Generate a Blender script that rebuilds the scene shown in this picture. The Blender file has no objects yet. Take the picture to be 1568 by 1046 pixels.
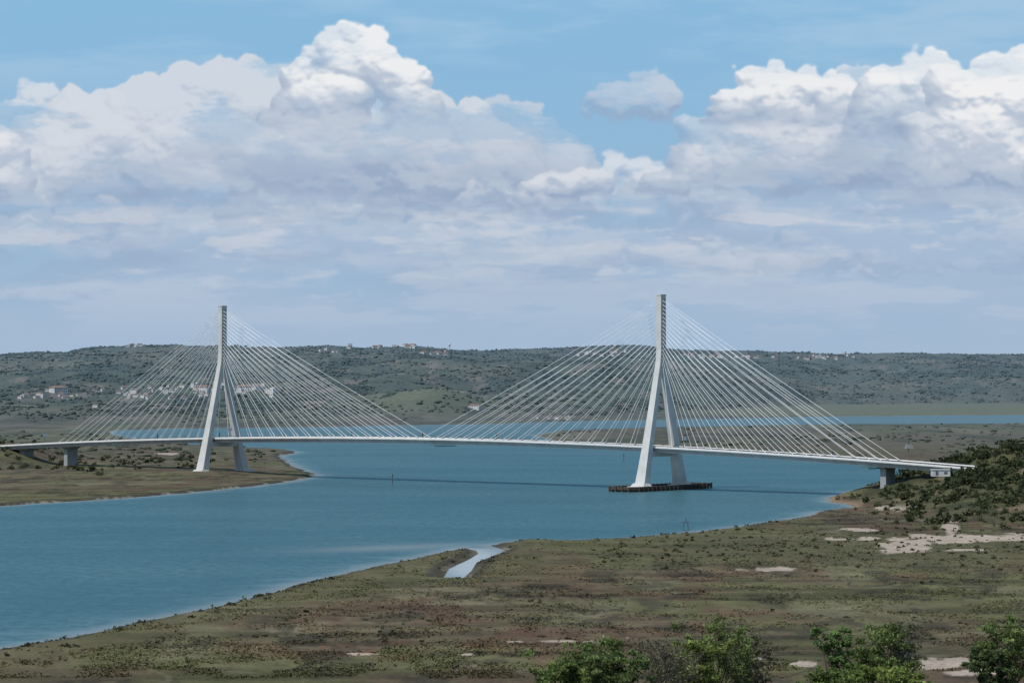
import bpy, math, numpy as np
from mathutils import Vector
R = np.random.RandomState(7)
CAMZ=56.0; F=4000.0; HU=784.0; HV=583.0
scene=bpy.context.scene
def W(u,v,z=0.0):
    d=(CAMZ-z)*F/(v-HV); return ((u-HU)/F*d, d)
def lin(*c):
    return np.array([((q/255+.055)/1.055)**2.4 if q>10 else q/255/12.92 for q in c])
# ---------------------------------------------------------------- noise
_T=np.random.RandomState(3).rand(256,256)
def vn(x,y,s=0):
    x=x+s*17.37; y=y+s*9.71
    xi=np.floor(x).astype(np.int64); yi=np.floor(y).astype(np.int64)
    fx=x-xi; fy=y-yi; fx=fx*fx*(3-2*fx); fy=fy*fy*(3-2*fy)
    a=_T[xi&255,yi&255]; b=_T[(xi+1)&255,yi&255]; c=_T[xi&255,(yi+1)&255]; d=_T[(xi+1)&255,(yi+1)&255]
    return (a*(1-fx)+b*fx)*(1-fy)+(c*(1-fx)+d*fx)*fy
def fbm(x,y,o=4,s=0,g=.5):
    r=0;a=.5;t=0
    for i in range(o):
        r=r+a*vn(x,y,s+i*3); t+=a; a*=g; x,y=x*2.03*.96+y*.55,y*2.03*.96-x*.55
    return r/t
def sm(t):
    t=np.clip(t,0,1); return t*t*(3-2*t)
# ---------------------------------------------------------------- river outline
river=[(-2600,1100),(-300,1062),(0,994),(60,985),(100,977),(200,955),(300,935),(400,912),(450,897),(480,888),(540,876),(600,861),(640,854),(680,844),(735,835),(770,832),
(800,827),(870,829),(950,826),(1040,818),(1120,808),(1200,797),(1238,790),(1255,783),(1300,779),(1308,773),(1275,768),(1266,762),(1320,750),(1360,745),(1440,735),(1480,716),
(1400,706),(1200,697),(1000,684),(850,674),(820,666),(870,659),(1000,655),(1100,653),(1280,650),(1568,649),(2800,646),
(2800,632),(1568,635),(1280,637),(1100,641),(900,644),(740,649),(560,652),(460,654),(380,655),(260,656),(165,659),(172,667),(250,679),(380,686),(430,688),(458,692),(425,698),(440,708),(457,718),(479,725),(476,731),
(420,740),(360,747),(300,753),(200,762),(100,768),(0,774),(-600,792),(-2600,830)]
creek=[(690,830),(735,830),(774,842),(748,853),(730,860),(722,873),(706,887),(678,886),(688,870),(716,857),(733,847),(728,841),(700,840)]
polys=[np.array([W(*p) for p in river]), np.array([W(*p) for p in creek])]
def sdf_poly(x,y,P):
    dm=np.full(x.shape,1e18); ins=np.zeros(x.shape,bool)
    n=len(P)
    for i in range(n):
        ax,ay=P[i]; bx,by=P[(i+1)%n]
        ex,ey=bx-ax,by-ay; L=ex*ex+ey*ey
        t=np.clip(((x-ax)*ex+(y-ay)*ey)/L,0,1)
        dx=x-ax-t*ex; dy=y-ay-t*ey
        dm=np.minimum(dm,dx*dx+dy*dy)
        if ay!=by:
            c=((ay>y)!=(by>y))&(x<ex*(y-ay)/ey+ax)
            ins^=c
    d=np.sqrt(dm); return np.where(ins,-d,d)
def sdf(x,y):
    k=np.clip(y/1200,.5,3)
    px=x+(fbm(x/14,y/14,3,1)-.5)*7*k; py=y+(fbm(x/14,y/14,3,2)-.5)*9*k
    a=sdf_poly(px,py,polys[0]); b=sdf_poly(x,y,polys[1])
    return np.minimum(a,b)
# ---------------------------------------------------------------- bridge axis
PR=np.array([77.,1348.]); PL=np.array([-172.,1552.])
AX=(PR-PL)/np.linalg.norm(PR-PL); NR=np.array([-AX[1],AX[0]])
SPAN=np.linalg.norm(PR-PL); HALF=SPAN/2; MID=(PR+PL)/2
def deckz(s): return 24.0-7.6e-5*s*s
def B(s,n,z): 
    p=MID+AX*s+NR*n; return (p[0],p[1],z)
S_U=[-400,0,300,500,900,1050,1250,1568,2000]; S_D=[3500,3550,3700,3850,4050,4700,6000,6450,6500]
C_U=[-1200,-300,0,50,100,130,200,270,300,400,500,560,640,700,740,790,860,930,980,1060,1130,1200,1290,1360,1568,2400]
C_V=[547,541,543,539,540,533,530,528,533,533,530,533,531,536,538,534,533,529,529,537,537,539,542,541,543,548]
RID=8500.
def H(x,y,full=False):
    sd=sdf(x,y)
    z=np.where(sd>0,1.0*sm(sd/5),-2.0*sm(-sd/6))
    inl=sm(sd/25)
    z=z+inl*(fbm(x/9,y/9,4,5)-.45)*.7
    dist=np.hypot(x,y)
    z=np.maximum(z,54.4-0.119*dist+(fbm(x/20,y/20,3,8)-.5)*1.5*sm(dist/80))
    rh=24*sm((x-152-(fbm(x/25,y/25,3,4)-.5)*26)/112)*sm((y-960)/200)*sm((1440-y)/150)
    rh=rh*(.86+.28*fbm(x/18,y/18,3,9))*sm(sd/14)
    lh=(2.0*sm(sd/60)*sm((-120-x)/60)*sm((y-1440)/60)*sm((2500-y)/300)
        +11*sm((-286-x)/46)*sm((y-1570)/70)*sm((1950-y)/150)*sm(sd/20))
    s=(x-MID[0])*AX[0]+(y-MID[1])*AX[1]; n=(x-MID[0])*NR[0]+(y-MID[1])*NR[1]
    z=z+rh+lh
    cor=(np.abs(n)<15)&(np.abs(s)>290)&(np.abs(s)<480)
    z=np.where(cor,np.minimum(z,deckz(s)-1.0),z)
    u=x/np.maximum(y,1)*F+HU
    S=np.interp(u,S_U,S_D)+(fbm(u/60,y*0,2,2)-.5)*300
    cr=CAMZ+(HV-np.interp(u,C_U,C_V))*RID/F
    t=np.clip((y-S)/(RID-S),0,1)
    env=sm(t*6)*(.25+.75*np.clip(4*t*(1-t),0,1))*sm((1-t)*5+.15)
    ns=(fbm(x/650,y/800,4,11)-.5)*80+(np.abs(fbm(x/260,y/330,4,21)-.5)*-66+8)
    hz=cr*(t**.92)*(1-.6*sm((y-RID)/1500))+env*ns+sm(t*5)*(fbm(x/90,y/90,3,31)-.5)*8
    hz=hz+26*np.exp(-((u-655)/75)**2-((y-4350)/260)**2)+22*np.exp(-((u-500)/60)**2-((y-4800)/200)**2)
    hz=np.maximum(hz,0)*sm(sd/60)
    z=z+hz
    if full: return z,sd,t,rh,u,hz
    return z
def ray(u,v):
    d=np.arange(3000,9500,15.0); x=(u-HU)/F*d
    zt=H(x,d); zr=CAMZ-(v-HV)/F*d
    k=np.nonzero(zt>=zr)[0]
    if len(k)==0: k=[np.argmax((zt-CAMZ)/d)]
    i=k[0]; return x[i],d[i],zt[i]
# ---------------------------------------------------------------- mesh helpers
def mesh_np(name,V,Fc,col=None,mats=(),smooth=False,midx=None,link=True,parent=None,attr=None):
    me=bpy.data.meshes.new(name)
    V=np.asarray(V,dtype=np.float32); Fc=np.asarray(Fc,dtype=np.int32)
    n,k=Fc.shape
    me.vertices.add(len(V)); me.vertices.foreach_set('co',V.ravel())
    me.loops.add(n*k); me.loops.foreach_set('vertex_index',Fc.ravel())
    me.polygons.add(n); me.polygons.foreach_set('loop_start',np.arange(0,n*k,k,dtype=np.int32))
    if midx is not None: me.polygons.foreach_set('material_index',np.asarray(midx,dtype=np.int32))
    me.polygons.foreach_set('use_smooth',np.full(n,smooth))
    me.update(calc_edges=True)
    if col is not None:
        a=me.color_attributes.new(name='Col',type='FLOAT_COLOR',domain='POINT')
        c=np.ones((len(V),4),dtype=np.float32); c[:,:3]=col; a.data.foreach_set('color',c.ravel())
    if attr:
        for nm,val in attr.items():
            a=me.attributes.new(nm,'FLOAT','POINT'); a.data.foreach_set('value',np.asarray(val,dtype=np.float32).ravel())
    for m in mats: me.materials.append(m)
    if not link: return me
    ob=bpy.data.objects.new(name,me); scene.collection.objects.link(ob)
    if parent: ob.parent=parent
    return ob
class MB:
    def __init__(s): s.v=[];s.f=[];s.m=[]
    def hexa(s,b,t,m=0):
        i=len(s.v); s.v+=list(b)+list(t)
        fs=[(3,2,1,0),(4,5,6,7),(0,1,5,4),(1,2,6,5),(2,3,7,6),(3,0,4,7)]
        for f in fs: s.f.append(tuple(i+j for j in f)); s.m.append(m)
    def box(s,c,sx,sy,sz,m=0,dx=(1,0),dy=(0,1)):
        x,y,z=c
        def P(a,b,h): return (x+dx[0]*a+dy[0]*b,y+dx[1]*a+dy[1]*b,z+h)
        q=[(-sx/2,-sy/2),(sx/2,-sy/2),(sx/2,sy/2),(-sx/2,sy/2)]
        s.hexa([P(a,b,-sz/2) for a,b in q],[P(a,b,sz/2) for a,b in q],m)
    def tube(s,p,q,r0,r1,k=6,m=0):
        p=Vector(p);q=Vector(q);d=(q-p).normalized()
        a=d.orthogonal().normalized(); b=d.cross(a); i=len(s.v)
        for c,r in((p,r0),(q,r1)):
            for j in range(k):
                w=2*math.pi*j/k; s.v.append(tuple(c+a*math.cos(w)*r+b*math.sin(w)*r))
        for j in range(k):
            j2=(j+1)%k; s.f.append((i+j,i+j2,i+k+j2,i+k+j)); s.m.append(m)
    def obj(s,name,mats,parent=None,smooth=False,link=True):
        me=bpy.data.meshes.new(name); me.from_pydata([tuple(map(float,v)) for v in s.v],[],s.f)
        for m in mats: me.materials.append(m)
        me.polygons.foreach_set('material_index',s.m)
        me.polygons.foreach_set('use_smooth',[smooth]*len(s.f)); me.update()
        if not link: return me
        ob=bpy.data.objects.new(name,me); scene.collection.objects.link(ob)
        if parent: ob.parent=parent
        return ob
def empty(name):
    e=bpy.data.objects.new(name,None); scene.collection.objects.link(e); return e
# ---------------------------------------------------------------- materials
def mat(name):
    m=bpy.data.materials.new(name); m.use_nodes=True; nt=m.node_tree
    return m,nt,nt.nodes['Principled BSDF']
def lk(nt,a,b): nt.links.new(a,b)
def simple(name,col,rough=.8,var=.25,scale=.3,dark=None):
    m,nt,p=mat(name); tc=nt.nodes.new('ShaderNodeTexCoord')
    n=nt.nodes.new('ShaderNodeTexNoise'); n.inputs['Scale'].default_value=scale; n.inputs['Detail'].default_value=3
    lk(nt,tc.outputs['Object'],n.inputs['Vector'])
    r=nt.nodes.new('ShaderNodeValToRGB'); r.color_ramp.elements[0].position=.3; r.color_ramp.elements[1].position=.7
    c0=dark or [c*(1-var) for c in col]
    r.color_ramp.elements[0].color=(*c0,1); r.color_ramp.elements[1].color=(*[min(1,c*(1+var*.3)) for c in col],1)
    lk(nt,n.outputs['Fac'],r.inputs['Fac']); lk(nt,r.outputs['Color'],p.inputs['Base Color'])
    p.inputs['Roughness'].default_value=rough; p.inputs['Specular IOR Level'].default_value=.2
    return m
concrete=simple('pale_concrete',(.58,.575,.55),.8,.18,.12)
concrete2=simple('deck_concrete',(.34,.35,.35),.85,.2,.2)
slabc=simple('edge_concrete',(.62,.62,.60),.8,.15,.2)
whitepaint=simple('white_parapet',(.74,.74,.72),.6,.1,.3)
cablem=simple('cable_sheath',(.88,.89,.89),.5,.03,.3)
anchm=simple('anchor_grey',(.30,.30,.30),.7,.2,.4)
asphalt=simple('asphalt',(.06,.06,.06),.9,.2,.5)
darkfender=simple('dark_fender',(.085,.07,.058),.8,.4,.6)
greensteel=simple('green_steel',(.12,.22,.18),.6,.2,.5)
steel=simple('dark_steel',(.1,.1,.1),.5,.2,.8)
wallw=simple('white_render',(.60,.60,.59),.9,.25,.1)
roofm=simple('terracotta_tiles',(.25,.175,.15),.9,.3,.3)  # house material tones dulled for distance haze, mixed into the colour
winm=simple('window_dark',(.12,.13,.14),.5,.1,.3)
bark=simple('bark',(.11,.085,.065),.9,.4,2.0)
twig=simple('dry_twigs',(.22,.19,.16),.9,.3,2.0)
def vcol_mat(name,noise=(),rough=.95,transl=0,bump=0,det=4):
    m,nt,p=mat(name); at=nt.nodes.new('ShaderNodeAttribute'); at.attribute_name='Col'
    cur=at.outputs['Color']; tc=nt.nodes.new('ShaderNodeTexCoord'); first=None
    for sc,am in noise:
        n=nt.nodes.new('ShaderNodeTexNoise'); n.inputs['Scale'].default_value=sc; n.inputs['Detail'].default_value=det; n.inputs['Roughness'].default_value=.65
        lk(nt,tc.outputs['Object'],n.inputs['Vector'])
        mr=nt.nodes.new('ShaderNodeMapRange'); mr.inputs['From Min'].default_value=.3; mr.inputs['From Max'].default_value=.7
        mr.inputs['To Min'].default_value=1-am; mr.inputs['To Max'].default_value=1+am
        lk(nt,n.outputs['Fac'],mr.inputs['Value'])
        vm=nt.nodes.new('ShaderNodeVectorMath'); vm.operation='SCALE'
        lk(nt,cur,vm.inputs[0]); lk(nt,mr.outputs['Result'],vm.inputs['Scale']); cur=vm.outputs['Vector']; first=first or n
    lk(nt,cur,p.inputs['Base Color']); p.inputs['Roughness'].default_value=rough; p.inputs['Specular IOR Level'].default_value=.1
    if bump:
        b=nt.nodes.new('ShaderNodeBump'); b.inputs['Strength'].default_value=bump; b.inputs['Distance'].default_value=.4
        lk(nt,first.outputs['Fac'],b.inputs['Height']); lk(nt,b.outputs['Normal'],p.inputs['Normal'])
    if transl:
        tr=nt.nodes.new('ShaderNodeBsdfTranslucent'); lk(nt,cur,tr.inputs['Color'])
        mx=nt.nodes.new('ShaderNodeMixShader'); mx.inputs[0].default_value=transl
        lk(nt,p.outputs[0],mx.inputs[1]); lk(nt,tr.outputs[0],mx.inputs[2])
        lk(nt,mx.outputs[0],nt.nodes['Material Output'].inputs['Surface'])
    return m
terr_m=vcol_mat('marsh_and_scrub',((.9,.28),(.09,.2)),bump=.4)
leaf_m=vcol_mat('leaves',(),rough=.7,transl=.3)
scrub_m=vcol_mat('scrub',(),rough=.95)
# ---------------------------------------------------------------- terrain
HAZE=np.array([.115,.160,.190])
def haze(col,y):  # aerial haze painted into the albedo, stronger with distance
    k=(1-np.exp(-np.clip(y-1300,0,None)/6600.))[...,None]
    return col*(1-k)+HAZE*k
def mix(a,b,t): t=t[...,None]; return a*(1-t)+np.asarray(b)*t
sandp=[(1440,829,75,7),(1385,843,52,9),(1540,827,60,6),(1300,829,48,3),(1166,876,45,4),(1470,847,40,2.5),(742,1024,55,6),(715,1009,14,3),(1430,1022,60,10),(1230,1024,25,4),(1500,1036,60,6),
       (850,988,60,2.5),(1310,815,30,4),(255,701,18,2),(560,1008,30,2),(1150,1018,25,4),(1380,784,45,5),(1455,812,16,9)]
def ground_color(x,y,z,sd,t,rh,u,hz):
    v=HV+CAMZ*F/np.maximum(y,1)
    a=fbm(x/38,y/75,5,41); b=fbm(x/16,y/34,5,51,.6); c=fbm(x/90,y/140,4,61); d=fbm(x/5,y/9,3,66)
    col=np.zeros(x.shape+(3,))+np.array([.106,.088,.052])
    col=mix(col,[.092,.094,.042],sm((a-.44)*7)*.85)
    col=mix(col,[.112,.070,.047],sm((b-.47)*7)*sm((c-.40)*5)*.7)
    near_=sm((v-900)/80)*(y<1000); col=mix(col,[.096,.066,.044],near_*sm((b-.38)*5)*.55)
    red=np.exp(-((u-640)/170)**2-((v-1000)/28)**2)*sm((b-.4)*5); col=mix(col,[.15,.066,.045],red*.8)
    col=mix(col,[.15,.14,.085],sm((fbm(x/20,y/50,5,71,.6)-.56)*9)*.55)
    col=mix(col,[.046,.042,.028],sm((fbm(x/10,y/20,5,77,.62)-.54)*9)*.75)
    fl=fbm(x/80,y/10,5,79,.6); col=col*(.74+.46*sm((fl-.33)*3.2))[...,None]
    g=np.abs(fbm(x/60,y/60,3,81)-.5); col=mix(col,[.032,.030,.024],(1-sm(g/.009))*sm((c-.42)*14)*.85)
    g2=np.abs(fbm(x/35,y/45,3,85)-.5); col=mix(col,[.15,.14,.09],(1-sm((g2-.01)/.012))*sm((a-.5)*9)*.4)
    col=col*(.78+.44*d)[...,None]
    gb=sm((u-850)/150)*sm((v-815)/12)*sm((885-v)/25)*(y<1100)
    col=mix(col,[.088,.092,.044],gb*.6)
    nb_=sm((50-sd)/42)*(y<1000)*(sd>0); col=mix(col,[.108,.104,.052],nb_*.55)
    col=mix(col,[.05,.045,.036],sm((7-sd)/4)*(sd>0)*.8)
    notcreek=1-np.exp(-((u-725)/70)**2-((v-862)/24)**2)*1.0
    col=mix(col,[.28,.25,.20],sm((3.0-sd)/1.5)*sm((fbm(x/12,y/12,3,91)-.45)*10)*(y<2500)*.75*notcreek)
    col=mix(col,[.10,.09,.06],(sd<0)*1.0)
    wob=(fbm(x/7,y/18,4,95)-.5)
    for cx,cy,rx,ry in sandp:
        q=((u-cx)/rx)**2+((v-cy)/ry)**2
        m=sm((1.0-q+wob*3.2)*3)*(q<4)
        col=mix(col,[.40,.335,.27],m*.9)
    k=sm(rh/2.5)
    hc=np.zeros_like(col)+np.array([.08,.078,.041]); hc=mix(hc,[.047,.053,.028],sm((b-.45)*7)); hc=mix(hc,[.18,.135,.09],sm((fbm(x/14,y/30,4,99)-.6)*12)*.65)
    col=mix(col,hc,k)
    col=mix(col,[.24,.16,.105],sm((8-sd)/6)*(x>148)*(y>1120)*(y<1290)*(sd>0)*.8)
    fm=sm((y-1900)/500); far=np.zeros_like(col)+np.array([.104,.090,.062]); far=mix(far,[.096,.102,.055],sm((fbm(x/160,y/420,4,103)-.45)*8)); far=mix(far,[.16,.14,.10],sm((fbm(x/60,y/300,4,105)-.58)*9)*.7)
    far=mix(far,[.042,.046,.030],sm((fbm(x/40,y/160,4,107)-.54)*12)*.7)
    col=mix(col,far,fm*(1-k))
    edge=sm((y-4000)/300)*sm((u-1000)/150); col=mix(col,[.135,.14,.068],edge*(t<=.001))
    ht=sm(t*14)
    h1=fbm(x/230,y/420,5,111); h2=fbm(x/60,y/110,5,121,.62); h3=fbm(x/28,y/60,4,125,.6)
    hh=np.zeros_like(col)+np.array([.054,.068,.034]); hh=mix(hh,[.018,.029,.018],sm((h2-.45)*8)*.9); hh=mix(hh,[.108,.104,.060],sm((h1-.54)*8)*.75)
    hh=mix(hh,[.21,.16,.125],sm((fbm(x/50,y/150,5,131,.6)-.62)*14)*.7); hh=hh*(.5+1.0*h3)[...,None]
    kn=np.exp(-((u-650)/85)**2-((y-4300)/330)**2); hh=mix(hh,[.125,.14,.062],np.clip(kn*1.3,0,.75))
    col=mix(col,hh,ht)
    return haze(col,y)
yy=[12.]
while yy[-1]<11500:
    y0=yy[-1]; yy.append(y0*(1.0045 if 380<y0<2200 else 1.0055 if y0>2200 else 1.02))
yy=np.array(yy)
tt=np.concatenate([np.linspace(-.6,-.222,70)[:-1],np.linspace(-.222,.222,760),np.linspace(.222,.6,70)[1:]])
Y,T=np.meshgrid(yy,tt,indexing='ij'); X=T*Y
z,sd,t,rh,u,hz=H(X,Y,True)
col=ground_color(X,Y,z,sd,t,rh,u,hz)
nr,nc=X.shape
idx=np.arange(nr*nc).reshape(nr,nc)
Q=np.stack([idx[:-1,:-1],idx[:-1,1:],idx[1:,1:],idx[1:,:-1]],-1).reshape(-1,4)
mesh_np('ground',np.stack([X,Y,z],-1).reshape(-1,3),Q,col.reshape(-1,3),[terr_m],smooth=True)
mb=MB(); L=60000
mb.v+=[(-L,-L,-4),(L,-L,-4),(L,L,-4),(-L,L,-4)]; mb.f.append((0,1,2,3)); mb.m.append(0)
mb.obj('distant_plain',[simple('plain',(.1,.11,.09),.95,.2,.001)])
# ---------------------------------------------------------------- water
sdw=-sd[::2,::2]; ks=(yy[::2]>250)&(yy[::2]<7500)
Xw=X[::2,::2][ks]; Yw=Y[::2,::2][ks]; sdw=sdw[ks]; iw=np.arange(Xw.size).reshape(Xw.shape)
Uw=Xw/Yw*F+HU; Vw=HV+CAMZ*F/Yw
crk=np.exp(-(((Uw-728)/52)**2+((Vw-864)/27)**2)**2)*(Vw>839)
bar=np.exp(-((Uw-600)/130)**2-((Vw-(838+(Uw-600)*-.035))/4.5)**2)
Qw=np.stack([iw[:-1,:-1],iw[:-1,1:],iw[1:,1:],iw[1:,:-1]],-1).reshape(-1,4)
keep=(sdw.ravel()[Qw]>-25).any(1); Qw=Qw[keep]
m,nt,p=mat('river_water')
nt.nodes.remove(p)
def NN(nt,t,**k):
    n=nt.nodes.new(t)
    for a,b in k.items(): setattr(n,a,b)
    return n
geo=NN(nt,'ShaderNodeNewGeometry')
def noise(nt,vec,sc,scale=(1,1,1),det=4,rough=.55):
    mp=NN(nt,'ShaderNodeMapping'); mp.inputs['Scale'].default_value=scale; lk(nt,vec,mp.inputs['Vector'])
    n=NN(nt,'ShaderNodeTexNoise'); n.inputs['Scale'].default_value=sc; n.inputs['Detail'].default_value=det; n.inputs['Roughness'].default_value=rough
    lk(nt,mp.outputs[0],n.inputs['Vector']); return n.outputs['Fac']
def MA(nt,op,a,b=None,c=None,clamp=False):
    n=NN(nt,'ShaderNodeMath',operation=op); n.use_clamp=clamp
    for i,x in enumerate((a,b,c)):
        if x is None: continue
        if isinstance(x,(int,float)): n.inputs[i].default_value=x
        else: lk(nt,x,n.inputs[i])
    return n.outputs[0]
def MR(nt,v,a,b,c=0,d=1,smooth=True):
    n=NN(nt,'ShaderNodeMapRange'); n.interpolation_type='SMOOTHSTEP' if smooth else 'LINEAR'
    lk(nt,v,n.inputs['Value'])
    for k,x in zip(('From Min','From Max','To Min','To Max'),(a,b,c,d)): n.inputs[k].default_value=x
    return n.outputs['Result']
def MX(nt,f,a,b):
    n=NN(nt,'ShaderNodeMix',data_type='RGBA')
    if isinstance(f,(int,float)): n.inputs['Factor'].default_value=f
    else: lk(nt,f,n.inputs['Factor'])
    for nm,x in ((6,a),(7,b)):
        if isinstance(x,tuple): n.inputs[nm].default_value=(*x,1)
        else: lk(nt,x,n.inputs[nm])
    return n.outputs[2]
pos=geo.outputs['Position']
def AT(nm):
    a=NN(nt,'ShaderNodeAttribute'); a.attribute_name=nm; return a.outputs['Fac']
shf=AT('shore')
big=noise(nt,pos,1,(.006,.012,1),3)
str1=noise(nt,pos,1,(.03,.09,1),5,.65)
rip=noise(nt,pos,1,(.30,.20,1),5,.78)
c=MX(nt,MR(nt,big,.35,.65),(.046,.112,.132),(.066,.142,.160))
c=MX(nt,MR(nt,str1,.50,.70,0,.45),c,(.10,.185,.20))
c=MX(nt,MR(nt,rip,.36,.66,.0,.85),c,(.026,.076,.098))
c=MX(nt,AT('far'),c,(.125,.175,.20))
shal=MA(nt,'ADD',shf,MA(nt,'MULTIPLY',MA(nt,'SUBTRACT',str1,.5),70.))
c=MX(nt,MR(nt,shal,20,-6,0,.35),c,(.17,.22,.22))
c=MX(nt,MR(nt,shf,9,0,0,.5),c,(.28,.265,.24))
c=MX(nt,MA(nt,'MULTIPLY',AT('bar'),MR(nt,rip,.3,.6,.25,.6)),c,(.26,.27,.26))
c=MX(nt,MA(nt,'MULTIPLY',AT('creek'),.9),c,(.42,.44,.45))  # sky reflection on the creek painted in as pale grey
df=NN(nt,'ShaderNodeBsdfDiffuse'); lk(nt,c,df.inputs['Color'])
gl=NN(nt,'ShaderNodeBsdfGlossy'); gl.inputs['Roughness'].default_value=.25; gl.inputs['Color'].default_value=(.62,.9,.98,1)
bp=NN(nt,'ShaderNodeBump'); bp.inputs['Strength'].default_value=.8; bp.inputs['Distance'].default_value=.5
lk(nt,noise(nt,pos,1,(.4,.35,1),4,.7),bp.inputs['Height']); lk(nt,bp.outputs[0],gl.inputs['Normal'])
ms=NN(nt,'ShaderNodeMixShader'); lk(nt,MR(nt,shal,16,-6,.19,.28),ms.inputs[0])
lk(nt,df.outputs[0],ms.inputs[1]); lk(nt,gl.outputs[0],ms.inputs[2]); lk(nt,ms.outputs[0],nt.nodes['Material Output'].inputs['Surface'])
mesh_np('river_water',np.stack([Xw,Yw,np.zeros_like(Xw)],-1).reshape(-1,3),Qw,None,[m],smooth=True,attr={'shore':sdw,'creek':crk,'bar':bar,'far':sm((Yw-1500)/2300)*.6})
# ---------------------------------------------------------------- bridge
bridge=empty('cable_stayed_bridge')
def sweep(sec,s0,s1,mats,name,n=80):
    mbb=MB(); k=len(sec); ss=np.linspace(s0,s1,n+1)
    for s in ss:
        for (a,h) in sec: mbb.v.append(B(s,a,deckz(s)+h))
    for i in range(n):
        for j in range(k):
            j2=(j+1)%k; mbb.f.append((i*k+j,i*k+j2,(i+1)*k+j2,(i+1)*k+j)); mbb.m.append(0)
    mbb.f.append(tuple(range(k))); mbb.m.append(0); mbb.f.append(tuple(reversed(range(n*k,(n+1)*k)))); mbb.m.append(0)
    return mbb.obj(name,mats,bridge)
E0,E1=-440,352
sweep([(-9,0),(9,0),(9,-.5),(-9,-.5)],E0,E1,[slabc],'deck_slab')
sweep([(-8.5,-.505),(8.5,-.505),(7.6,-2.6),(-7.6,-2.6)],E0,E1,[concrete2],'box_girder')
sweep([(-7.9,.004),(7.9,.004),(7.9,.03),(-7.9,.03)],E0,E1,[asphalt],'road_surface')
for sg in(-1,1):
    sweep([(sg*8.95,.003),(sg*8.65,.003),(sg*8.7,.5),(sg*8.9,.5)],E0,E1,[whitepaint],'parapet')
    sweep([(sg*8.84,.95),(sg*8.76,.95),(sg*8.76,1.05),(sg*8.84,1.05)],E0,E1,[steel],'handrail')
mb=MB()
for s in np.arange(E0+4,E1,6.):
    for sg in(-1,1): mb.box(B(s,sg*8.8,deckz(s)+.72),.12,.08,.46,0,AX,NR)
mb.obj('handrail_posts',[steel],bridge)
mb=MB()
for s in np.arange(-HALF-120,HALF+130,54.):
    if abs(abs(s)-HALF)<12: continue
    mb.box(B(s,9.25,deckz(s)+2),.5,.4,3,0,AX,NR)
mb.obj('emergency_cabinets',[steel],bridge)
mb=MB()
for s in(-HALF+14,-HALF-150,HALF+20):
    mb.tube(B(s,-8.4,deckz(s)),B(s,-8.4,deckz(s)+6),.12,.1,6); mb.box(B(s,-7.6,deckz(s)+5.2),.15,3.2,1.8,1,AX,NR)
mb.obj('road_signs',[steel,whitepaint],bridge)
def hoff(z): return 17.2+(1.35-17.2)*z/66.
def rect(s,n,z,a,c): return [B(s-a/2,n-c/2,z),B(s+a/2,n-c/2,z),B(s+a/2,n+c/2,z),B(s-a/2,n+c/2,z)]
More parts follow.
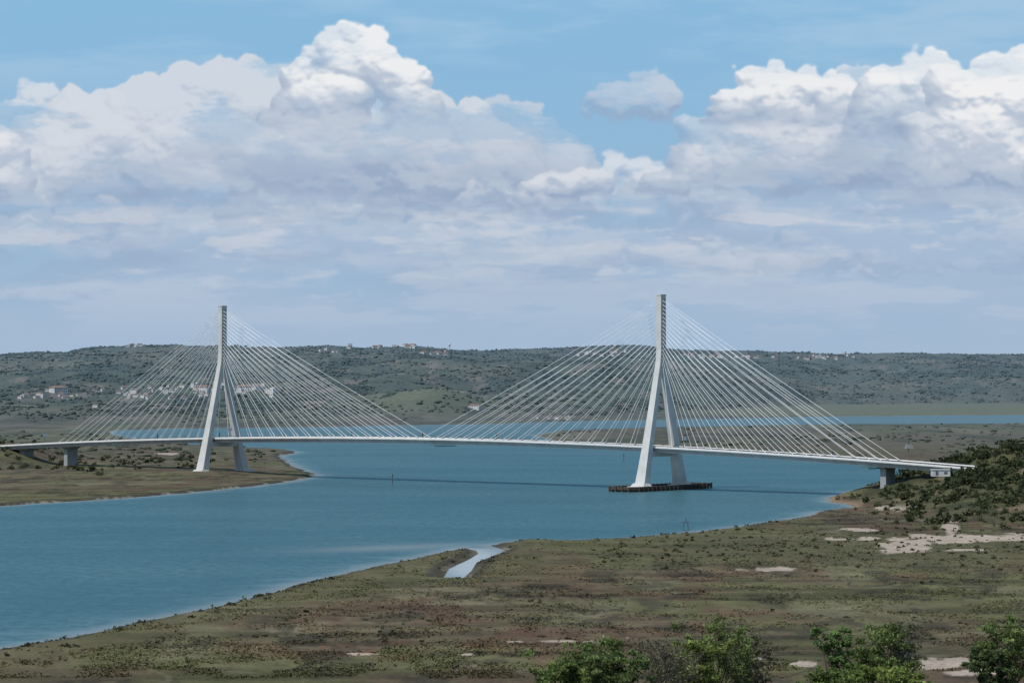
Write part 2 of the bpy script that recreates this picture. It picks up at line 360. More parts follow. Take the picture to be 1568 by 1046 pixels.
for nm,sp in(('pylon',-HALF),('pylon',HALF)):
    left=sp<0; mb=MB()
    z0=2.0
    for sg in(-1,1):
        zs=[z0,12,22,34,46,56,66]; A=[6.2,5.2,4.5,4.0,3.6,3.3,3.1]; Cc=[4.8,4.2,3.8,3.4,3.1,2.95,2.85]
        for i in range(6):
            mb.hexa(rect(sp,sg*hoff(zs[i]),zs[i],A[i],Cc[i]),rect(sp,sg*hoff(zs[i+1]),zs[i+1],A[i+1],Cc[i+1]))
    mb.hexa(rect(sp,0,66.002,3.1,5.5),rect(sp,0,72,3.0,4.4))
    mb.hexa(rect(sp,0,72,3.0,4.4),rect(sp,0,100,2.9,4.2))
    mb.box(B(sp,0,100.3),3.2,4.5,.6,0,AX,NR)
    mb.box(B(sp,0,18.6),4.0,2*hoff(18.6)-3.7,2.9,0,AX,NR)
    mb.obj(nm,[concrete],bridge)
    an=MB()
    for i in range(18):
        zz=63+i*2.05
        for sg in(-1,1):
            for e in(-1.1,1.1):
                an.hexa([B(sp+sg*1.5-.15,e-.35,zz-.6),B(sp+sg*1.5+.15,e-.35,zz-.6),B(sp+sg*1.5+.15,e+.35,zz-.6),B(sp+sg*1.5-.15,e+.35,zz-.6)],
                        [B(sp+sg*1.75-.3,e-.35,zz+.4),B(sp+sg*1.75+.15,e-.35,zz+.4),B(sp+sg*1.75+.15,e+.35,zz+.4),B(sp+sg*1.75-.3,e+.35,zz+.4)])
    an.obj('cable_anchors',[anchm],bridge)
    ft=MB(); zg=2.2
    for sg in(-1,1): ft.hexa(rect(sp,sg*17.6,-3,13,10),rect(sp,sg*17.6,zg,11.5,8.5)); ft.hexa(rect(sp,sg*17.4,zg,9,7),rect(sp,sg*17.3,zg+1.6,6.6,5.2))
    ft.obj('pylon_footing',[concrete],bridge)
    if not left:
        fe=MB(); Lh=36; Wh=9
        ring=[(-Wh+3,-Lh),(Wh-3,-Lh),(Wh,-Lh+5),(Wh,Lh-5),(Wh-3,Lh),(-Wh+3,Lh),(-Wh,Lh-5),(-Wh,-Lh+5)]
        n=len(ring)
        for zt,ex,zb in((2.5,1.0,1.1),(1.0,.97,-.3)):
            i0=len(fe.v)
            for z_ in(zb,zt): fe.v+=[B(sp+a*ex,b*ex,z_) for a,b in ring]
            for z_ in(zt,zb): fe.v+=[B(sp+a*.8*ex,b*.94*ex,z_) for a,b in ring]
            for k in range(4):
                for j in range(n):
                    j2=(j+1)%n; fe.f.append((i0+k*n+j,i0+k*n+j2,i0+((k+1)%4)*n+j2,i0+((k+1)%4)*n+j)); fe.m.append(0)
        for j in range(n):
            a=np.array(ring[j]);b=np.array(ring[(j+1)%n]); m_=max(1,int(np.linalg.norm(b-a)/3.5))
            for q in range(m_):
                c_=a+(b-a)*q/m_; fe.tube(B(sp+c_[0]*1.02,c_[1]*1.01,-2),B(sp+c_[0]*1.02,c_[1]*1.01,2.7),.4,.4,6)
        fe.obj('pylon_fender',[darkfender],bridge)
        pc=MB(); pc.box(B(sp,0,.3),13,56,2.6,0,AX,NR); pc.obj('pile_cap',[concrete2],bridge)
    cb=MB(); so=MB()
    for i in range(16):
        f=i/15; zt=66+f*31.5; ds=14+f*(HALF-18)
        for sg in(-1,1):
            s=sp+sg*ds
            if (sg>0)!=left:
                s=sp+sg*(13+f*122)
                if i>=13: s=sp+sg*(13+13/15*123+(i-13)*6.5+4)
            for e in(-1,1):
                a=Vector(B(sp+sg*1.6,e*1.1,zt)); b_=Vector(B(s,e*8.35,deckz(s)+.4)); pv=a
                sag=(a-b_).length*.006
                for q in range(1,5):
                    w=q/4; pt=a.lerp(b_,w); pt.z-=4*w*(1-w)*sag
                    cb.tube(pv,pt,.105,.105,5); pv=pt
                dr=(a-b_).normalized()
                so.tube(b_-dr*.3,b_+dr*3.,.22,.17,6)
    cb.obj('stay_cables',[cablem],bridge,smooth=True); so.obj('cable_sockets',[whitepaint],bridge)
for sp in(-HALF-135,HALF+135,-HALF-135-42):
    mb=MB(); x,y,_=B(sp,0,0); zg=float(H(np.array([x]),np.array([y]))[0]); zt=deckz(sp)-2.6
    mb.box(B(sp,0,(zg-3+zt-1.4)/2),3.2,8.5,zt-1.4-zg+3,0,AX,NR)
    mb.hexa(rect(sp,0,zt-1.4,3.2,8.5),rect(sp,0,zt-.003,4.6,13.5))
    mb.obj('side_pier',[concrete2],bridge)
mb=MB()
for sp in(E0+2,E1-5): mb.box(B(sp,0,deckz(sp)-4.2),7,19,6.2,0,AX,NR)
mb.obj('abutment',[concrete],bridge)
for s in(-HALF-85,HALF+128,12):
    mb=MB(); zc=deckz(s)-3.7
    for e in(-9.3,9.3):
        mb.box(B(s,e,zc+1.6),3.2,.15,.15,0,AX,NR)
        for k in(-1.5,0,1.5): mb.box(B(s+k,e,zc+.9),.15,.15,2.6,0,AX,NR)
    mb.box(B(s,0,zc-.3),3.6,18.8,.25,0,AX,NR)
    for k in(-1.7,1.7): mb.box(B(s+k,0,zc+.6),.12,18.8,.12,0,AX,NR)
    mb.obj('maintenance_gantry',[greensteel],bridge)
# ---------------------------------------------------------------- channel markers and posts
def marker(x,y,h,r=.25):
    mb=MB(); mb.tube((x,y,-2),(x,y,h),r,r*.8,8); mb.tube((x,y,h),(x,y,h+.5),r*2.0,r*2.0,8)
    mb.tube((x,y,h+.5),(x,y,h+1.7),r*1.4,.03,6); mb.tube((x,y,h*.3),(x,y,h*.3+.1),r*2.5,r*2.5,8)
    mb.obj('channel_marker',[steel])
x,y=W(601,741); marker(x,y,4.5)
x,y=W(955,706); marker(x,y,4)
x,y=W(1050,811); 
mb=MB()
for a in(-1,1):
    for b in(-1,1): mb.tube((x+a,y+b,-2),(x+a*.7,y+b*.7,3),.1,.08,5)
mb.box((x,y,3.1),2.2,2.2,.2); mb.tube((x,y,3.2),(x,y,4.6),.15,.1,6); mb.obj('jetty_beacon',[steel])
x,y=W(1391,692); mb=MB(); mb.tube((x,y,0),(x,y,12),.35,.2,6); mb.hexa([(x-3,y-2,3),(x+4,y-2,3),(x+4,y+2,3),(x-3,y+2,3)],[(x-1.5,y-2,6),(x+2.5,y-2,6),(x+2.5,y+2,6),(x-1.5,y+2,6)],1); mb.obj('beacon_mast',[steel,anchm])
# ---------------------------------------------------------------- houses
def house_mesh(w,d,h,rh_,seed,flat=False):
    mb=MB(); mb.box((0,0,h/2-1.5),w,d,h+3,0)
    if flat: 
        mb.box((0,0,h+.25),w+.3,d+.3,.5,0); mb.box((w*.2,0,h+1.4),w*.3,d*.4,1.8,0)
    else:
        o=.5; i=len(mb.v)
        mb.v+=[(-w/2-o,-d/2-o,h+.003),(w/2+o,-d/2-o,h+.003),(w/2+o,d/2+o,h+.003),(-w/2-o,d/2+o,h+.003),(-w/2+w*.12,0,h+rh_),(w/2-w*.12,0,h+rh_)]
        for f in((0,1,5,4),(2,3,4,5)): mb.f.append(tuple(i+j for j in f)); mb.m.append(1)
        for f in((1,2,5),(3,0,4)): mb.f.append(tuple(i+j for j in f)); mb.m.append(1)
        mb.f.append((i+3,i+2,i+1,i)); mb.m.append(1); mb.box((w*.25,d*.15,h+rh_*.8),.8,.8,1.6,0)
    for fl in range(max(1,int(h/3))):
        for k in range(int(w/3)):
            xx=-w/2+1.6+k*3
            for yv in(-d/2-.02,d/2+.02): mb.box((xx,yv,1.6+fl*3),1.1,.1,1.3,2)
    return mb.obj('house_mesh',[wallw,roofm,winm],link=False)
hm=[house_mesh(11,8,4.5,2.0,1),house_mesh(15,9,5,2.2,2),house_mesh(9,8,3.6,1.8,3),house_mesh(14,10,6,0,4,True),house_mesh(19,10,6,2.2,5),house_mesh(10,8,5.5,0,6,True)]
hpos=[]
def put(u,v,sc=1.,k=None):
    x,y,zg=ray(u,v); o=bpy.data.objects.new('white_house',hm[R.choice([0,1,2,0,5,2,3])] if k is None else hm[k]); scene.collection.objects.link(o)
    o.location=(x,y,zg+.3); o.rotation_euler=(0,0,R.uniform(-.9,.9)); o.scale=(sc,sc,sc*.95); hpos.append((x,y))
def cluster(u0,u1,v0,v1,n,s0=.7,s1=1.1):
    for i in range(n): put(R.uniform(u0,u1),R.uniform(v0,v1),R.uniform(s0,s1))
cluster(60,110,598,612,7,.7,1.1); put(90,602,1.6,4); cluster(20,60,606,616,3,.6,.9)
cluster(178,285,592,612,22,.7,1.05); cluster(292,425,590,608,28,.7,1.1); put(375,599,1.4,4); put(310,600,1.5,4); put(415,603,1.3,3)
cluster(530,640,529,534,17,.9,1.5); cluster(190,240,529,532,6,.8,1.2); cluster(645,695,539,544,9,.9,1.4)
cluster(880,965,538,546,14,.8,1.2); cluster(1050,1140,543,549,14,.8,1.2); cluster(1140,1310,545,551,20,.8,1.3)
cluster(1290,1300,537,540,3); put(727,627,1.,4); cluster(822,875,641,643,5,.5,.7); cluster(480,520,536,541,4,.7,1.); cluster(100,170,596,625,4,.5,.8)
hpos=np.array(hpos)
x,y,zg=ray(688,536); mb=MB(); mb.tube((x,y,zg-3),(x,y,zg+14),2.6,2.2,12); mb.tube((x,y,zg+14),(x,y,zg+19),4.5,4.5,12); mb.tube((x,y,zg+19),(x,y,zg+21),4.5,.5,12); mb.obj('water_tower',[wallw])
x,y=W(1443,722,15); mb=MB(); mb.box((x,y+6,14.2),8,5,2.8,0); mb.box((x,y+6,15.8),8.5,5.5,.3,0); mb.box((x-2,y+3.48,14.2),1.2,.1,1.8,1); mb.box((x+2,y+3.48,14.4),1.6,.1,1.1,1); mb.obj('roadside_building',[wallw,winm])
# ---------------------------------------------------------------- vegetation
def ico(sub=0):
    import bmesh
    bm=bmesh.new(); bmesh.ops.create_icosphere(bm,subdivisions=sub+1,radius=1)
    v=np.array([q.co[:] for q in bm.verts]); f=np.array([[q.index for q in fc.verts] for fc in bm.faces]); bm.free(); return v,f
def scatter_blobs(name,x,y,z,s,col,sub=0,fl=.7):
    v,f=ico(sub); n=len(x); k=len(v)
    an=R.uniform(0,6.28,n); ca,sa=np.cos(an),np.sin(an)
    jit=1+R.uniform(-.35,.35,(n,k))
    vx=v[None,:,0]*jit; vy=v[None,:,1]*jit; vz=v[None,:,2]*jit
    sx=s*R.uniform(.8,1.7,n); sz=s*fl*R.uniform(.6,1.1,n)
    PX=x[:,None]+(vx*ca[:,None]-vy*sa[:,None])*sx[:,None]; PY=y[:,None]+(vx*sa[:,None]+vy*ca[:,None])*sx[:,None]; PZ=z[:,None]+(vz+.45)*sz[:,None]
    V=np.stack([PX,PY,PZ],-1).reshape(-1,3); Fc=(f[None]+(np.arange(n)*k)[:,None,None]).reshape(-1,3)
    C=np.repeat(col,k,0)*R.uniform(.85,1.15,(n*k,1))
    return mesh_np(name,V,Fc,C,[scrub_m],smooth=True)
N=130000; uu=R.uniform(-350,1950,N); yd=3500+5200*R.rand(N)**.8; xx=(uu-HU)/F*yd
z_,sd_,t_,rh_,u_,hz_=H(xx,yd,True)
den=sm((fbm(xx/60,yd/110,5,121,.62)-.46)*9)*.5+.06
kn=np.exp(-((u_-650)/80)**2-((yd-4300)/300)**2)
near=np.zeros(N,bool)
for hx,hy in hpos: near|=(np.abs(xx-hx)<11)&(yd>hy-50)&(yd<hy+10)
ok=(t_>.004)&(R.rand(N)<den*(1-kn*.9))&~near; xx,yd,z_=xx[ok],yd[ok],z_[ok]
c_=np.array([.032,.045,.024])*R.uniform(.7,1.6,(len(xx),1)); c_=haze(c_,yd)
scatter_blobs('hillside_trees',xx,yd,z_,R.uniform(1.1,3.0,len(xx))*np.where(R.rand(len(xx))<.06,1.7,1),c_,0,.8)
N=6000; uu=R.uniform(-200,1750,N); vv=R.uniform(640,712,N); yd=CAMZ*F/(vv-HV); xx=(uu-HU)/F*yd
z_,sd_,t_,rh_,u_,hz_=H(xx,yd,True); den=sm((fbm(xx/60,yd/160,4,211)-.5)*9)
den=np.maximum(den,(u_>1440)*.6); ok=(sd_>12)&(t_<.004)&(R.rand(N)<den*.45); xx,yd,z_=xx[ok],yd[ok],z_[ok]
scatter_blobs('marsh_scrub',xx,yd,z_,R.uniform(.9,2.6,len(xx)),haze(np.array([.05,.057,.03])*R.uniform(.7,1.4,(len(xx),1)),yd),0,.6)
def leafy(name,x,y,z,s,nl,ls,col,fl=.7,m=leaf_m):
    n=len(x); N=n*nl
    nb=5; cen=R.normal(0,.42,(n,nb,3)); cen[:,:,2]=np.abs(cen[:,:,2])*.9+.25; br=R.uniform(.35,.6,(n,nb))
    w=R.randint(0,nb,(n,nl)); ii=np.arange(n)[:,None]
    d=R.normal(0,1,(n,nl,3)); d/=np.linalg.norm(d,axis=2,keepdims=True)
    r=br[ii,w]*R.uniform(.55,1.05,(n,nl))
    P=cen[ii,w]+d*r[...,None]; P[...,2]=np.maximum(P[...,2]*fl*1.2,.02)
    P=P*s[:,None,None]+np.stack([x,y,z],-1)[:,None,:]
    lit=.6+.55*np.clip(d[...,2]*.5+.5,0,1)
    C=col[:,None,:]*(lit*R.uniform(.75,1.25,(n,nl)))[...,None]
    P=P.reshape(-1,3); a=R.normal(0,1,(N,3)); a/=np.linalg.norm(a,axis=1,keepdims=True); b=np.cross(a,R.normal(0,1,(N,3))); b/=np.linalg.norm(b,axis=1,keepdims=True)
    q=(np.repeat(s,nl)*ls*R.uniform(.6,1.3,N))[:,None]
    V=np.stack([P-a*q-b*q*.5,P+a*q-b*q*.5,P+a*q*.7+b*q*.6,P-a*q*.7+b*q*.6],1).reshape(-1,3)
    return mesh_np(name,V,np.arange(N*4).reshape(-1,4),np.repeat(C.reshape(-1,3),4,0),[m])
N=6500; xx=R.uniform(146,330,N); yd=R.uniform(960,1330,N)
z_,sd_,t_,rh_,u_,hz_=H(xx,yd,True); s=(xx-MID[0])*AX[0]+(yd-MID[1])*AX[1]; n_=(xx-MID[0])*NR[0]+(yd-MID[1])*NR[1]
ok=(sd_>4)&(R.rand(N)<sm(rh_/9)*.65+.08)&~((np.abs(n_)<13))&~((n_<0)&(n_>-30)&(s<345)&(s>300)); xx,yd,z_=xx[ok],yd[ok],z_[ok]
big_=R.rand(len(xx))<.14; sz=np.where(big_,R.uniform(2.4,4.2,len(xx)),R.uniform(.7,1.9,len(xx)))
c_=np.array([.062,.074,.034])*R.uniform(.5,1.5,(len(xx),1))
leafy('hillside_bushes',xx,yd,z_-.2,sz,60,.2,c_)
N=420; xx=R.uniform(-420,-190,N); yd=R.uniform(1560,1800,N); z_,sd_,t_,rh_,u_,hz_=H(xx,yd,True)
n_=(xx-MID[0])*NR[0]+(yd-MID[1])*NR[1]; ok=(sd_>8)&(np.abs(n_)>12)&(R.rand(N)<.5); xx,yd,z_=xx[ok],yd[ok],z_[ok]
for (a,b_,q) in((62,700,3.6),(80,703,3.),(140,716,3.3),(152,720,3.),(122,714,2.4),(20,712,3),(8,706,2.4),(45,704,2.5)):
    p_=W(a,b_+6,3); xx=np.append(xx,p_[0]); yd=np.append(yd,p_[1]); z_=np.append(z_,float(H(np.array([p_[0]]),np.array([p_[1]]))[0]))
sz=R.uniform(1,2.6,len(xx)); sz[-8:]=3.2
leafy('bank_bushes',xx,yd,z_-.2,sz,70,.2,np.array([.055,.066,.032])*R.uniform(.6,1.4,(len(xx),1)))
N=9000; uu=R.uniform(-60,1640,N); vv=R.uniform(775,1045,N); yd=CAMZ*F/(vv-HV); xx=(uu-HU)/F*yd
z_,sd_,t_,rh_,u_,hz_=H(xx,yd,True)
den=sm((fbm(xx/22,yd/40,4,221)-.56)*9)*.12+sm((14-sd_)/10)*.22+sm((u_-800)/250)*sm((vv-805)/12)*sm((880-vv)/25)*.55
ok=(sd_>1)&(z_<20)&(R.rand(N)<den); xx,yd,z_,vv=xx[ok],yd[ok],z_[ok],vv[ok]
leafy('marsh_shrubs',xx,yd,z_-.1,R.uniform(.3,1.1,len(xx)),26,.28,np.array([.082,.086,.042])*R.uniform(.5,1.3,(len(xx),1)),.6)
N=110000; uu=R.uniform(-60,1640,N); vv=1045-290*R.rand(N)**1.3; yd=CAMZ*F/(vv-HV); xx=(uu-HU)/F*yd
z_,sd_,t_,rh_,u_,hz_=H(xx,yd,True); gc=ground_color(xx,yd,z_,sd_,t_,rh_,u_,hz_)
ok=(sd_>2)&(z_<12)&(gc[:,0]<.25)&(R.rand(N)<sm((fbm(xx/9,yd/12,3,231)-.4)*5)); xx,yd,z_,gc=xx[ok],yd[ok],z_[ok],gc[ok]
leafy('marsh_grass',xx,yd,z_-.05,R.uniform(.15,.42,len(xx)),4,.55,gc*np.array([.97,1.04,.92])*R.uniform(.7,1.45,(len(xx),1)),.5,scrub_m)
def tree(name,u,vtop,d,cw,seed,col=(.14,.19,.06),dens=1.0,bare=False,lean=0):
    rr=np.random.RandomState(seed); x=(u-HU)/F*d; ztop=CAMZ-(vtop-HV)/F*d
    zg=float(H(np.array([x]),np.array([float(d)]))[0]); h=ztop-zg
    mb=MB(); r0=h*.022
    def limb(p,q,ra,rb,seg=3):
        p=Vector(p);q=Vector(q);pv=p;out=[p]
        for i in range(1,seg+1):
            t=i/seg; c=p.lerp(q,t)+Vector(rr.normal(0,.03*(q-p).length,3))*(1 if i<seg else 0)
            mb.tube(pv,c,ra+(rb-ra)*(i-1)/seg,ra+(rb-ra)*t,6); pv=c; out.append(c)
        return out
    base=Vector((x,d,zg-.3)); fork=Vector((x+lean*.3,d,zg+h*rr.uniform(.2,.3)))
    limb(base,fork,r0,r0*.75)
    cl=[]
    nl=9 if not bare else 12
    for i in range(nl):
        an=2*math.pi*i/nl+rr.uniform(-.4,.4); el=rr.uniform(.3,1.0)
        rad=cw*.5*(1.05-el*.6)*rr.uniform(.6,1.2)
        tip=Vector((x+lean+math.cos(an)*rad,d+math.sin(an)*rad,zg+h*(.38+.56*el)))
        pts=limb(fork,tip,r0*.5,r0*.12,4); cl.append((tip,cw*rr.uniform(.08,.15)))
        for j in range(6 if not bare else 9):
            b0=pts[rr.randint(1,5)]; t2=b0+Vector((rr.normal(0,cw*.17),rr.normal(0,cw*.17),abs(rr.normal(0,h*.12))+.1))
            if t2.z>zg+h: t2.z=zg+h*rr.uniform(.85,1)
            limb(b0,t2,r0*.18,r0*.05,2); cl.append((t2,cw*rr.uniform(.045,.10)))
            if bare:
                for q in range(5):
                    t3=t2+Vector((rr.normal(0,cw*.09),rr.normal(0,cw*.09),rr.normal(.1,h*.06))); limb(b0.lerp(t2,rr.uniform(.3,1)),t3,r0*.07,r0*.03,1)
    cl.append((Vector((x+lean,d,zg+h*.93)),cw*.1))
    tv=np.array(mb.v); tf=np.array(mb.f); V=[tv];Fs=[tf];mi=[np.zeros(len(tf))]; C=[np.tile([.1,.08,.06],(len(tv),1))]
    off=len(tv)
    for c,r in cl:
        n=int(110*dens*(.5+r/cw*5)); dd=rr.normal(0,1,(n,3)); dd/=np.linalg.norm(dd,axis=1,keepdims=True)
        P=np.array(c)+dd*(r*rr.uniform(.3,1.25,(n,1)))*np.array([1.2,1.2,.75])
        a=rr.normal(0,1,(n,3)); a/=np.linalg.norm(a,axis=1,keepdims=True); b=np.cross(a,rr.normal(0,1,(n,3))); b/=np.linalg.norm(b,axis=1,keepdims=True)
        q=rr.uniform(.07,.15,(n,1)); V.append(np.stack([P-a*q,P-b*q*.55,P+a*q,P+b*q*.55],1).reshape(-1,3))
        Fs.append(np.arange(n*4).reshape(-1,4)+off); off+=n*4; mi.append(np.ones(n))
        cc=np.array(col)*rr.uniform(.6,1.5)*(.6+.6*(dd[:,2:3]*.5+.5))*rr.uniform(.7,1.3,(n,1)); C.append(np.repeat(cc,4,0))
    mesh_np(name,np.concatenate(V),np.concatenate(Fs),np.concatenate(C),[bark if not bare else twig,leaf_m],midx=np.concatenate(mi))
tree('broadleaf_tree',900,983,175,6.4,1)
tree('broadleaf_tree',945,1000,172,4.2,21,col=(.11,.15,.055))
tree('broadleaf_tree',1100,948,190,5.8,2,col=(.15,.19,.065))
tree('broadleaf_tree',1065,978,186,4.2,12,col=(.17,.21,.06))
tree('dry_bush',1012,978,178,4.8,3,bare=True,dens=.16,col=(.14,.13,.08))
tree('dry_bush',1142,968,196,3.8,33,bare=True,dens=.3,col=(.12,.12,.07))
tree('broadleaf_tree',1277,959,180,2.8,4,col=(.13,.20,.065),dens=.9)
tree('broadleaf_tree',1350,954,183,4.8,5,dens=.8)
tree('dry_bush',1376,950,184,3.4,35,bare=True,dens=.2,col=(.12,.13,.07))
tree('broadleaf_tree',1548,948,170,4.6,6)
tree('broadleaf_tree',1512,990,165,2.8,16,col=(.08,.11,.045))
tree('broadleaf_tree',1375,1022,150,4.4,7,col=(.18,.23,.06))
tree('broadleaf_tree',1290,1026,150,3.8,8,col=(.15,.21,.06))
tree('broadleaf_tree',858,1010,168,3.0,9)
# ---------------------------------------------------------------- light
sdir=Vector((-.78,-.62,0)).normalized(); el=math.radians(55)
sv=Vector((sdir.x*math.cos(el),sdir.y*math.cos(el),math.sin(el)))
sl=bpy.data.lights.new('sun','SUN'); sl.energy=3.2; sl.angle=math.radians(.6); sl.color=(1,.96,.9)
so=bpy.data.objects.new('sun',sl); scene.collection.objects.link(so); so.rotation_euler=(-sv).to_track_quat('-Z','Y').to_euler()
# ---------------------------------------------------------------- sky: world light + a distant sky backdrop carrying the clouds
w=bpy.data.worlds.new('World'); scene.world=w; w.use_nodes=True; nt=w.node_tree; nt.nodes.clear()
out=NN(nt,'ShaderNodeOutputWorld'); bg=NN(nt,'ShaderNodeBackground'); bg.inputs['Strength'].default_value=.11; lk(nt,bg.outputs[0],out.inputs['Surface'])
sky=NN(nt,'ShaderNodeTexSky'); sky.sky_type='NISHITA'; sky.sun_disc=False; sky.sun_elevation=el; sky.sun_rotation=math.atan2(sv.x,sv.y); sky.altitude=50; sky.dust_density=1.0
tc=NN(nt,'ShaderNodeTexCoord'); sp=NN(nt,'ShaderNodeSeparateXYZ'); lk(nt,tc.outputs['Generated'],sp.inputs[0])
top=lin(136,184,219); hor=lin(160,184,209)
base=MX(nt,MR(nt,sp.outputs['Z'],.2,.5,.9,.1),sky.outputs[0],MX(nt,MR(nt,sp.outputs['Z'],0,.15),tuple(hor/.11),tuple(top/.11)))
lk(nt,base,bg.inputs['Color'])
GU=np.linspace(-430,2000,1500); GV=np.linspace(606,-300,620)
V_,U_=np.meshgrid(GV,GU,indexing='ij'); step=GU[1]-GU[0]; stv=GV[0]-GV[1]
def blur(a,s):
    for ax,st_ in((0,stv),(1,step)):
        sg=s/st_
        if sg<.3: continue
        r=int(math.ceil(sg*2.6)); k=np.exp(-.5*(np.arange(-r,r+1)/sg)**2); k/=k.sum()
        pd=[(0,0),(0,0)]; pd[ax]=(r,r); p_=np.pad(a,pd,mode='edge'); n=a.shape[ax]; o=0
        for i,kk in enumerate(k):
            o=o+kk*(p_[i:i+n] if ax==0 else p_[:,i:i+n])
        a=o
    return a
rs=np.random.RandomState(11)
def m3(a,b,t): return a*(1-t[...,None])+b*t[...,None]
el_=np.clip((HV-V_)/F,0,1)
canvas=m3(hor+np.zeros(U_.shape+(3,)),top,sm(el_/.15))
vl=fbm(U_/420,V_/90,6,301,.55); canvas=m3(canvas,lin(176,204,227),sm((vl-.42)*4)*.55*sm((200-V_)/150))
lay=fbm(U_/330,V_/85,6,311); edge_t=112+ (fbm(U_/260,V_*0,3,315)-.5)*120+np.exp(-((U_-960)/130)**2)*130
lm=sm((V_-edge_t)/120)*sm((lay-.28)*4)
canvas=m3(canvas,lin(168,188,212),lm*.78)
st=fbm(U_/170,V_/30,6,321,.55); st2=fbm(U_/60,V_/16,5,331,.55)
canvas=m3(canvas,lin(188,200,217),sm((st-.47)*6)*sm((V_-220)/70)*sm((560-V_)/120)*.7)
canvas=m3(canvas,lin(152,175,203),sm((fbm(U_/240,V_/38,5,341)-.5)*6)*sm((V_-230)/60)*sm((500-V_)/120)*.6)
pk=np.clip(st*.5+st2*.5,0,1); canvas=m3(canvas,lin(203,208,218),sm((pk-.53)*10)*sm((V_-280)/50)*sm((470-V_)/90)*.6)
wu=(fbm(U_/52,V_/42,6,401,.62)-.5)*66; wv=(fbm(U_/52,V_/42,6,411,.62)-.5)*50
UW=U_+wu; VW=V_+wv
DET=(1-np.abs(fbm(U_/26,V_/20,5,503,.62)-.5)*4)
ERO=fbm(U_/150,V_/46,7,521,.6); BOT=(fbm(U_/90,V_/30,4,531)-.5)*50
def cumulus(cx,base,rx,ht,n,seed,bright=1.0,alpha=1.0,rmin=.10,rmax=.30,ero=0.):
    q=np.random.RandomState(seed); pad=ht*.45+70
    I0=max(0,np.searchsorted(GU,cx-rx-pad)); I1=min(GU.size,np.searchsorted(GU,cx+rx+pad)); J0=max(0,np.searchsorted(-GV,-(base+pad))); J1=min(GV.size,np.searchsorted(-GV,-(base-ht-pad)))
    if I1-I0<4 or J1-J0<4: return
    S=(slice(J0,J1),slice(I0,I1)); gu=GU[I0:I1]; gv=GV[J0:J1]; uw=UW[S]; vw=VW[S]; h=np.zeros(uw.shape); Vl=V_[S]
    for i in range(n):
        a=q.uniform(-1,1); T=ht*math.sqrt(max(0,1-abs(a)**2.2)); yv=q.uniform(0,1)**.75*T
        r=ht*q.uniform(rmin,rmax)*(1.15-.5*yv/max(ht,1)); x0=cx+a*rx; y0=base-yv
        i0=np.searchsorted(gu,x0-r-36); i1=np.searchsorted(gu,x0+r+36); j0=np.searchsorted(-gv,-(y0+r+30)); j1=np.searchsorted(-gv,-(y0-r-30))
        if i1<=i0 or j1<=j0: continue
        s_=(slice(j0,j1),slice(i0,i1)); rho=((uw[s_]-x0)**2+((vw[s_]-y0)*1.12)**2)
        hh=np.sqrt(np.clip(r*r-rho,0,None))+ (1-yv/ht)*ht*.25*(rho<r*r); h[s_]=np.maximum(h[s_],hh)
    h=blur(h,2.4)
    hd=h+ np.clip(h/12,0,1)*DET[S]*6.5
    def lam(f,s,k):
        f=blur(f,s); gy,gx=np.gradient(f,-stv,step); gx=gx*k; gy=gy*k
        return (-gx*.12+gy*.80+.55)/np.sqrt(gx*gx+gy*gy+1)
    l=lam(hd,1.7,1.0)*.36+lam(h,9,1.1)*.36+lam(h,24,1.5)*.28
    hv=np.clip((base-Vl)/ht,-.2,1.1)
    L=blur(l*.95+(hv-.5)*.5,1.2)+(ERO[S]-.5)*.45
    sh=lin(150,169,196); md=lin(183,195,212); br=lin(240,240,241)
    c=m3(sh+np.zeros(L.shape+(3,)),md,sm((L+.05)/.55)); c=m3(c,br,sm((L-.46)/.45)*bright)
    al=sm(hd/14)*(1-(1-sm((base+ht*.12-Vl+BOT[S])/(ht*.35)))*.9)
    al=al*(1-ero*(1-sm((ERO[S]-.40)*6+ h/ht*.9)))
    canvas[S]=m3(canvas[S],c,np.clip(al,0,1)*alpha)
cumulus(300,400,520,85,160,61,.25,.40,.15,.4,.8); cumulus(1150,420,620,85,180,62,.25,.40,.15,.4,.8); cumulus(760,335,420,70,120,63,.3,.45,.15,.4,.8)
cumulus(740,290,165,125,90,1,.3,.75,ero=.8)
cumulus(975,188,66,80,40,2,.3,.75,.16,.36,.4)
cumulus(50,275,200,145,100,3,.6,.78,ero=.8)
cumulus(400,310,390,205,240,4,.45,.9,ero=.6)
cumulus(550,190,110,138,90,5,1.0,.94,.10,.26,.25)
cumulus(560,300,320,120,150,6,.1,.7,ero=.7)
cumulus(930,300,120,56,60,7,.7,.75,.15,.4,.5)
cumulus(1180,290,150,100,100,8,.3,.75,ero=.8)
cumulus(1350,290,320,170,230,9,.6,.9,ero=.5)
cumulus(1215,190,110,95,80,10,.95,.92,.12,.3,.25)
cumulus(1415,200,90,118,80,12,1.0,.95,.12,.3,.25)
cumulus(1560,285,150,205,150,13,1.0,.95,.09,.24,.25)
cumulus(1370,300,250,90,120,14,.05,.7,ero=.6)
cumulus(-220,290,240,180,120,15,.8,.9,ero=.5); cumulus(1860,280,220,190,120,16,.8,.9,ero=.4)
for cx,cy,rx,ry,a in((440,262,190,26,.6),(1270,245,140,42,.5),(200,300,160,14,.35),(760,262,90,14,.3)):
    q=((U_-cx)/rx)**2+((V_-cy)/ry)**2
    canvas=m3(canvas,lin(151,170,198),np.exp(-q)*a*sm((fbm(U_/90,V_/26,5,561,.58)-.25)*3.2))
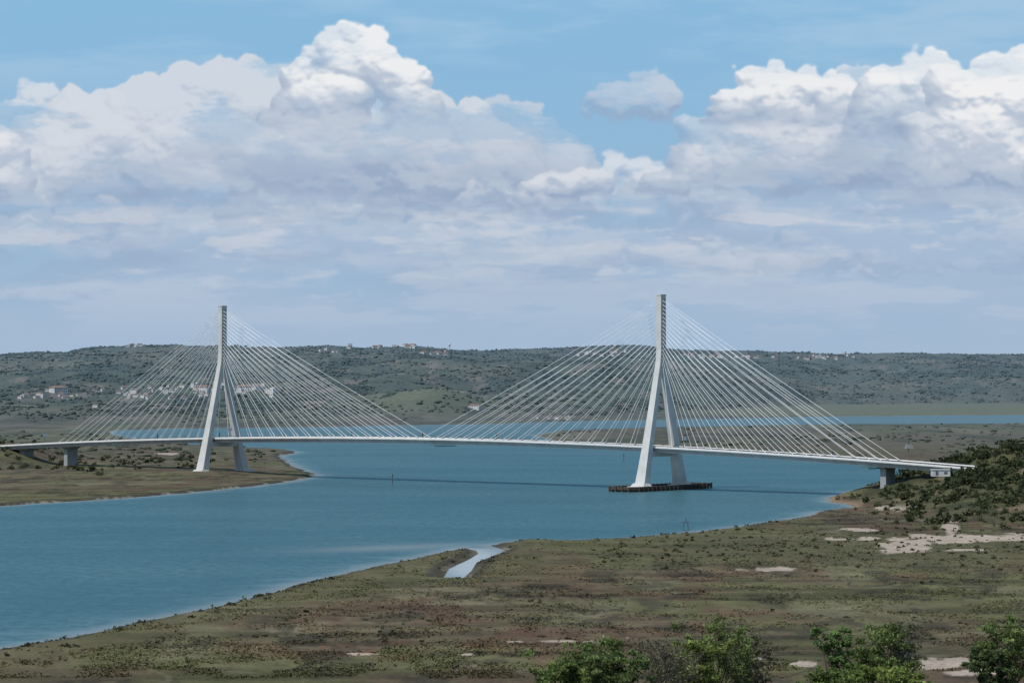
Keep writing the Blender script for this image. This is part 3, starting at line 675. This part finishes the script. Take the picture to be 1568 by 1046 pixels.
for i in range(60):
    cx=rs.uniform(-300,1900); bv=rs.uniform(315,480); k=(480-bv)/165.
    cumulus(cx,bv,rs.uniform(30,110)*(.5+.6*k),rs.uniform(10,22)*(.6+.7*k),int(18),100+i,.5,rs.uniform(.2,.5)*(.6+.4*k),.25,.6,.5)
hzm=sm((V_-330)/240); canvas=m3(canvas,hor,hzm*.55)
canvas=np.clip(canvas,0,1)
dx=(U_-HU)/F; dz=(HV-V_)/F; nrm=np.sqrt(dx*dx+1+dz*dz); RR=45000.
PV=np.stack([dx/nrm*RR,RR/nrm,CAMZ+dz/nrm*RR],-1).reshape(-1,3)
ii=np.arange(U_.size).reshape(U_.shape)
QS=np.stack([ii[:-1,:-1],ii[:-1,1:],ii[1:,1:],ii[1:,:-1]],-1).reshape(-1,4)
alp=sm((V_+300)/160)*sm((U_+430)/160)*sm((2000-U_)/160)
m=bpy.data.materials.new('sky_clouds'); m.use_nodes=True; mt=m.node_tree; mt.nodes.clear()
o_=NN(mt,'ShaderNodeOutputMaterial'); em=NN(mt,'ShaderNodeEmission'); tr=NN(mt,'ShaderNodeBsdfTransparent'); mxs=NN(mt,'ShaderNodeMixShader')
a1=NN(mt,'ShaderNodeAttribute'); a1.attribute_name='Col'; a2=NN(mt,'ShaderNodeAttribute'); a2.attribute_name='alpha'
lk(mt,a1.outputs['Color'],em.inputs['Color']); lk(mt,a2.outputs['Fac'],mxs.inputs[0]); lk(mt,tr.outputs[0],mxs.inputs[1]); lk(mt,em.outputs[0],mxs.inputs[2]); lk(mt,mxs.outputs[0],o_.inputs['Surface'])
try: m.cycles.emission_sampling='NONE'
except Exception as e: print(e)
mesh_np('sky',PV,QS,canvas.reshape(-1,3),[m],smooth=True,attr={'alpha':alp})
# ---------------------------------------------------------------- camera
cam=bpy.data.cameras.new('camera'); co=bpy.data.objects.new('camera',cam); scene.collection.objects.link(co); scene.camera=co
cam.sensor_width=36; cam.lens=F/1568*36; cam.clip_start=1; cam.clip_end=120000
co.location=(0,0,CAMZ); co.rotation_euler=(math.radians(90)+math.atan(60.3/F),0,0)
scene.view_settings.view_transform='Standard'; scene.view_settings.look='None'; scene.view_settings.exposure=0
